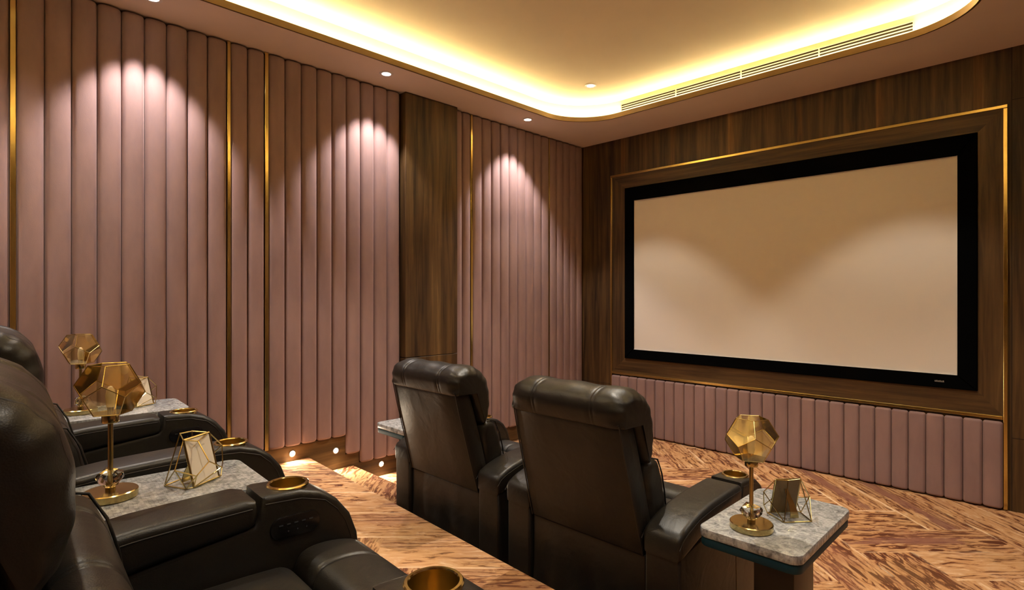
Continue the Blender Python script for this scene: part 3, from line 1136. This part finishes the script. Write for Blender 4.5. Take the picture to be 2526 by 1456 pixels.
    # lumbar cushion
    lp = [(0.052, 0.690), (0.092, 0.708), (0.128, 0.690), (0.152, 0.640), (0.170, 0.575), (0.182, 0.500), (0.180, 0.430), (0.155, 0.395), (0.10, 0.40), (0.075, 0.46), (0.060, 0.56), (0.045, 0.64)]
    HL = 0.252
    def gather2(p, i, x):
        e = max(0.0, (abs(x) - (HL - 0.05)) / 0.05)
        w = math.sin(i * 2 * PI * 11) * 0.0025 * e
        c = Vector((p.x, 0.11, 0.55)); d = p - c; d.x = 0
        return p + d.normalized() * w if d.length > 1e-6 else p
    bm = bmesh.new()
    loft(bm, catmull(lp, 72), pillow_stations(HL, 0.030, (0.125, 0.140), 0.004, 8, 0.03), gather2, 0.03)
    lum = obj('lumbar_cushion', bm, lea, back, 80)
    for s in (-1, 1):
        bm = bmesh.new()
        pr = [(0.08, 0.712), (0.128, 0.697), (0.157, 0.642), (0.175, 0.576), (0.187, 0.500), (0.184, 0.43)]
        tube(bm, [(s * (HL - 0.012), y, z) for y, z in pr], 0.003, 6)
        obj('piping', bm, lea, lum, 60)
    return t

FY = 1.62
rec = make_recliner('dark brown leather recliner seen from behind, beside the stone table with a lamp')
rec.location = (-1.265, FY, 0)
dup(rec, (-2.104, FY + 0.005, 0), 0, 'dark brown leather recliner seen from behind, with the steps and channel wall beyond it')
def rear_place(cx, cy, oy):
    cy += 0.012
    return (cx + math.sin(ROW) * oy, cy - math.cos(ROW) * oy, PLAT)
r1 = dup(rec, rear_place(-1.068, 0.565, 0.570), ROW, 'dark leather recliner facing the screen, showing its oval black control panel')
r2 = dup(rec, rear_place(-2.238, 0.636, 0.570), ROW, 'dark leather recliner in the rear row between the two lamp tables')

for r in (r1, r2):                       # the rear pair is set more upright, cushions pushed forward
    for b in r.children:
        if b.name.startswith('backrest'):
            for c in b.children:
                if c.name.startswith('lumbar'):
                    c.location = (0, 0.034, -0.040)
                if c.name.startswith('headrest'):
                    c.location = (0, 0.008, -0.020)

# ================================================================== SIDE TABLES
def make_table(label):
    t = thing('side_table', label, 'side table', (0, 0, 0), 0, 'stone topped tables between the recliners')
    hx, hy = 0.1525, 0.2575
    bm = bmesh.new()
    prism(bm, rrect(-hx, hx, -hy, hy, 0.035, 8), 'z', 0.518, 0.545, 0.003, 2)
    obj('table_top', bm, M['mosaic'], t, 40)
    bm = bmesh.new()
    prism(bm, rrect(-hx + 0.003, hx - 0.003, -hy + 0.003, hy - 0.003, 0.033, 8), 'z', 0.490, 0.518, 0.003, 2)
    obj('under_board', bm, M['teal'], t, 40)
    bm = bmesh.new()
    box(bm, -0.025, 0.095, -0.13, 0.05, 0.012, 0.490, 0.003, 2)
    obj('pedestal', bm, M['pedestal'], t, 40)
    bm = bmesh.new()
    box(bm, -0.09, 0.12, -0.17, 0.15, 0.0, 0.012, 0.004, 2)
    obj('foot_plate', bm, M['pedestal'], t, 40)
    return t
TH = 0.545
tab = make_table('grey mosaic topped table holding a lamp and the frame turned to show its back')
tab.location = (-0.680, 1.912, 0)
dup(tab, (-2.662, 1.962, 0), 0, 'bare grey mosaic topped table partly behind the recliner near the steps')
dup(tab, (-1.640, 0.340, PLAT), ROW, 'grey mosaic topped table between the two rear recliners, with a lamp and frame')
dup(tab, (-2.895, 0.485, PLAT), ROW, 'grey mosaic topped table beside the channel wall, with a lamp and frame')

# ================================================================== TABLE LAMPS
def dodeca(b, hz, tilt=0.0):
    a = b * 0.6180
    zm = hz * 0.2361
    up = [Vector((a * math.cos(R(72 * k)), a * math.sin(R(72 * k)), hz)) for k in range(5)]
    um = [Vector((b * math.cos(R(72 * k)), b * math.sin(R(72 * k)), zm)) for k in range(5)]
    lm = [Vector((b * math.cos(R(72 * k + 36)), b * math.sin(R(72 * k + 36)), -zm)) for k in range(5)]
    lo = [Vector((a * math.cos(R(72 * k + 36)), a * math.sin(R(72 * k + 36)), -hz)) for k in range(5)]
    V = up + um + lm + lo
    F = []
    for k in range(5):
        n = (k + 1) % 5
        F.append((k, 5 + k, 10 + k, 5 + n, n))
        F.append((15 + k, 10 + k, 5 + n, 10 + n, 15 + n))
    F.append((15, 16, 17, 18, 19))
    E = set()
    for f in F:
        for i in range(len(f)):
            E.add(tuple(sorted((f[i], f[(i + 1) % len(f)]))))
    return V, F, E

def make_lamp(label):
    t = thing('table_lamp', label, 'table lamp', (0, 0, 0), 0, 'brass lamps with faceted amber glass shades')
    bm = bmesh.new()
    lathe(bm, [(0.0, 0.0), (0.060, 0.0), (0.0635, 0.003), (0.0635, 0.019), (0.061, 0.0215), (0.0, 0.0215)], 56)
    obj('base', bm, M['brass'], t, 30)
    bm = bmesh.new()
    lathe(bm, [(0.0, 0.0215), (0.012, 0.0215), (0.012, 0.030), (0.0062, 0.033), (0.0062, 0.196), (0.019, 0.196), (0.020, 0.198), (0.020, 0.216), (0.019, 0.218), (0.0075, 0.218), (0.0075, 0.236), (0.0, 0.236)], 32)
    obj('stem', bm, M['brass'], t, 30)
    # faceted clear crystal threaded on the foot of the stem
    bm = bmesh.new()
    rnd = random.Random(3)
    bmesh.ops.create_icosphere(bm, subdivisions=2, radius=1.0)
    for v in bm.verts:
        k = 1 + rnd.uniform(-0.22, 0.14)
        v.co = Vector((v.co.x * 0.033 * k, v.co.y * 0.026 * k, max(-0.0215, v.co.z * 0.025 * k) + 0.054))
    bmesh.ops.dissolve_limit(bm, angle_limit=R(18), verts=bm.verts[:], edges=bm.edges[:])
    bmesh.ops.triangulate(bm, faces=[f for f in bm.faces if len(f.verts) > 5])
    obj('crystal', bm, M['crystal'], t)
    zc = 0.283
    V, F, E = dodeca(0.0785, 0.0625)
    bm = bmesh.new()
    bv = [bm.verts.new((v.x, v.y, v.z + zc)) for v in V]
    for f in F[:-1]:
        bm.faces.new([bv[i] for i in f])
    bmesh.ops.recalc_face_normals(bm, faces=bm.faces[:])
    sh = obj('lamp_shade', bm, M['amber'], t)
    bm = bmesh.new()
    for a, b in E:
        tube(bm, [V[a] + Vector((0, 0, zc)), V[b] + Vector((0, 0, zc))], 0.0013, 6)
    lo = V[15:20]
    bf = bm.faces.new([bm.verts.new(v + Vector((0, 0, zc + 0.0008))) for v in lo])
    obj('shade_frame', bm, M['brass'], sh)
    bm = bmesh.new()
    lathe(bm, [(0.0, 0.236), (0.009, 0.236), (0.0105, 0.245), (0.0115, 0.262), (0.0095, 0.280), (0.004, 0.289), (0.0, 0.290)], 24)
    obj('bulb', bm, M['frosted'], t, 60)
    return t
lamp = make_lamp('brass lamp with amber faceted glass shade on the table beside the front recliner')
lamp.location = (-0.704, 1.762, TH)
lamp.rotation_euler = (0, 0, R(12))
l1 = dup(lamp, (-1.645, 0.268, PLAT + TH), R(50), 'brass lamp with amber faceted shade on the table between the rear recliners')
l1.scale = (0.9, 0.9, 0.94)
l2 = dup(lamp, (-2.912, 0.372, PLAT + TH), R(-20), 'brass lamp with amber faceted shade farther off, beside the channel wall')
l2.scale = (0.92, 0.92, 0.95)

# ================================================================== PICTURE FRAMES
def make_frame(label):
    t = thing('picture_frame', label, 'picture frame', (0, 0, 0), 0, 'geometric brass wire picture frames')
    tilt = R(15)
    W2, H = 0.043, 0.122
    def wp(x, h, off=0.0):
        """point on the leaning window plane; off moves towards its front (-y)"""
        return Vector((x, h * math.sin(tilt) - off * math.cos(tilt), 0.003 + h * math.cos(tilt) + 0.0 - off * math.sin(tilt) * 0 ))
    # window moulding
    bm = bmesh.new()
    c = [wp(-W2, 0), wp(W2, 0), wp(W2, H), wp(-W2, H)]
    for i in range(4):
        tube(bm, [c[i], c[(i + 1) % 4]], 0.0032, 6)
    fr = obj('window_frame', bm, M['brass'], t, 60)
    # card with indistinct grey lines, seen from the front
    bm = bmesh.new()
    for o, s in ((0.0012, 1), (0.0002, -1)):
        q = [wp(-W2 + 0.003, 0.003, o), wp(W2 - 0.003, 0.003, o), wp(W2 - 0.003, H - 0.003, o), wp(-W2 + 0.003, H - 0.003, o)]
        quad(bm, q if s > 0 else q[::-1])
    obj('card', bm, M['card'], fr)
    bm = bmesh.new()
    q0 = [wp(x, h, -0.0008) for x, h in ((-W2 + 0.002, 0.002), (W2 - 0.002, 0.002), (W2 - 0.002, H - 0.002), (-W2 + 0.002, H - 0.002))]
    q1 = [wp(x, h, -0.0036) for x, h in ((-W2 + 0.002, 0.002), (W2 - 0.002, 0.002), (W2 - 0.002, H - 0.002), (-W2 + 0.002, H - 0.002))]
    a = [bm.verts.new(p) for p in q0]
    b = [bm.verts.new(p) for p in q1]
    bm.faces.new(a)
    bm.faces.new(b)
    for i in range(4):
        bm.faces.new((a[i], a[(i + 1) % 4], b[(i + 1) % 4], b[i]))
    bmesh.ops.recalc_face_normals(bm, faces=bm.faces[:])
    bk = obj('backing_board', bm, M['frame_back'], fr)
    # curved easel strut hinged on the back
    bm = bmesh.new()
    L0, L1 = [], []
    for k in range(9):
        f = k / 8
        h = 0.088 * (1 - f)
        base = wp(0.004 - 0.010 * f, h, -0.004)
        out = 0.052 * math.sin(f * PI / 2) ** 1.3
        wd = 0.005 + 0.010 * f
        L0.append(Vector((base.x - wd, base.y + out, max(0.001, base.z))))
        L1.append(Vector((base.x + wd, base.y + out, max(0.001, base.z))))
    for off in (0.0, 0.0016):
        A = [bm.verts.new(p + Vector((0, off, 0))) for p in L0]
        B = [bm.verts.new(p + Vector((0, off, 0))) for p in L1]
        for k in range(8):
            bm.faces.new((A[k], A[k + 1], B[k + 1], B[k]))
    obj('easel_strut', bm, M['brass'], bk)
    # wire cage round the window
    P = dict(TL=c[3], TR=c[2], BL=c[0], BR=c[1],
             wl=Vector((-0.082, 0.020, 0.056)), wl2=Vector((-0.058, -0.022, 0.038)), fl=Vector((-0.056, 0.012, 0.0022)),
             wr=Vector((0.078, 0.020, 0.078)), wr2=Vector((0.074, 0.014, 0.032)), fr=Vector((0.056, 0.004, 0.0022)),
             t1=Vector((-0.020, 0.064, 0.131)), t2=Vector((0.020, 0.064, 0.128)),
             k1=Vector((-0.014, -0.020, 0.062)), k2=Vector((0.024, -0.026, 0.036)), m=Vector((-0.012, 0.016, 0.112)),
             b1=Vector((-0.046, 0.086, 0.0022)), b2=Vector((0.046, 0.086, 0.0022)))
    edges = ['TL t1', 't1 t2', 't2 TR', 'TL wl', 'wl fl', 'wl wl2', 'wl2 fl', 'fl BL', 'wl2 k1', 'k1 m', 'TL m', 'm TR', 'k1 k2', 'k2 BL', 'k2 wr2', 'TR wr', 'wr wr2', 'wr2 fr', 'fr BR',
             'wl2 BL', 'fl b1', 'b1 b2', 'b2 fr', 't1 b1', 't2 b2', 'wr b2', 'wl b1']
    bm = bmesh.new()
    for e in edges:
        u, v = e.split()
        tube(bm, [P[u], P[v]], 0.0017, 5)
    for p in P.values():
        m4 = Matrix.Translation(p)
        bmesh.ops.create_icosphere(bm, subdivisions=1, radius=0.0022, matrix=m4)
    obj('wire_cage', bm, M['brass'], t)
    return t
fr0 = make_frame('brass wire picture frame showing its cream card, on the table between rear recliners')
fr0.location = (-1.600, 0.468, PLAT + TH)
fr0.rotation_euler = (0, 0, R(122))
dup(fr0, (-0.682, 1.968, TH), R(230), 'brass wire picture frame seen from its brown back, beside the lamp in front')
dup(fr0, (-2.905, 0.600, PLAT + TH), R(122), 'brass wire picture frame showing white card on the table by the channel wall')

# ------------------------------------------------------------------ lamp cord
bm = bmesh.new()
tube(bm, [(-0.829, 1.946, 0.4895), (-0.831, 1.946, 0.40), (-0.829, 1.947, 0.20), (-0.832, 1.949, 0.05), (-0.833, 1.955, 0.004), (-0.833, 2.02, 0.003), (-0.80, 2.10, 0.003)], 0.0022, 6)
prop(obj('power_cord', bm, M['cord']), 'thin pale cord hanging under the stone table beside the front recliner', 'cord')
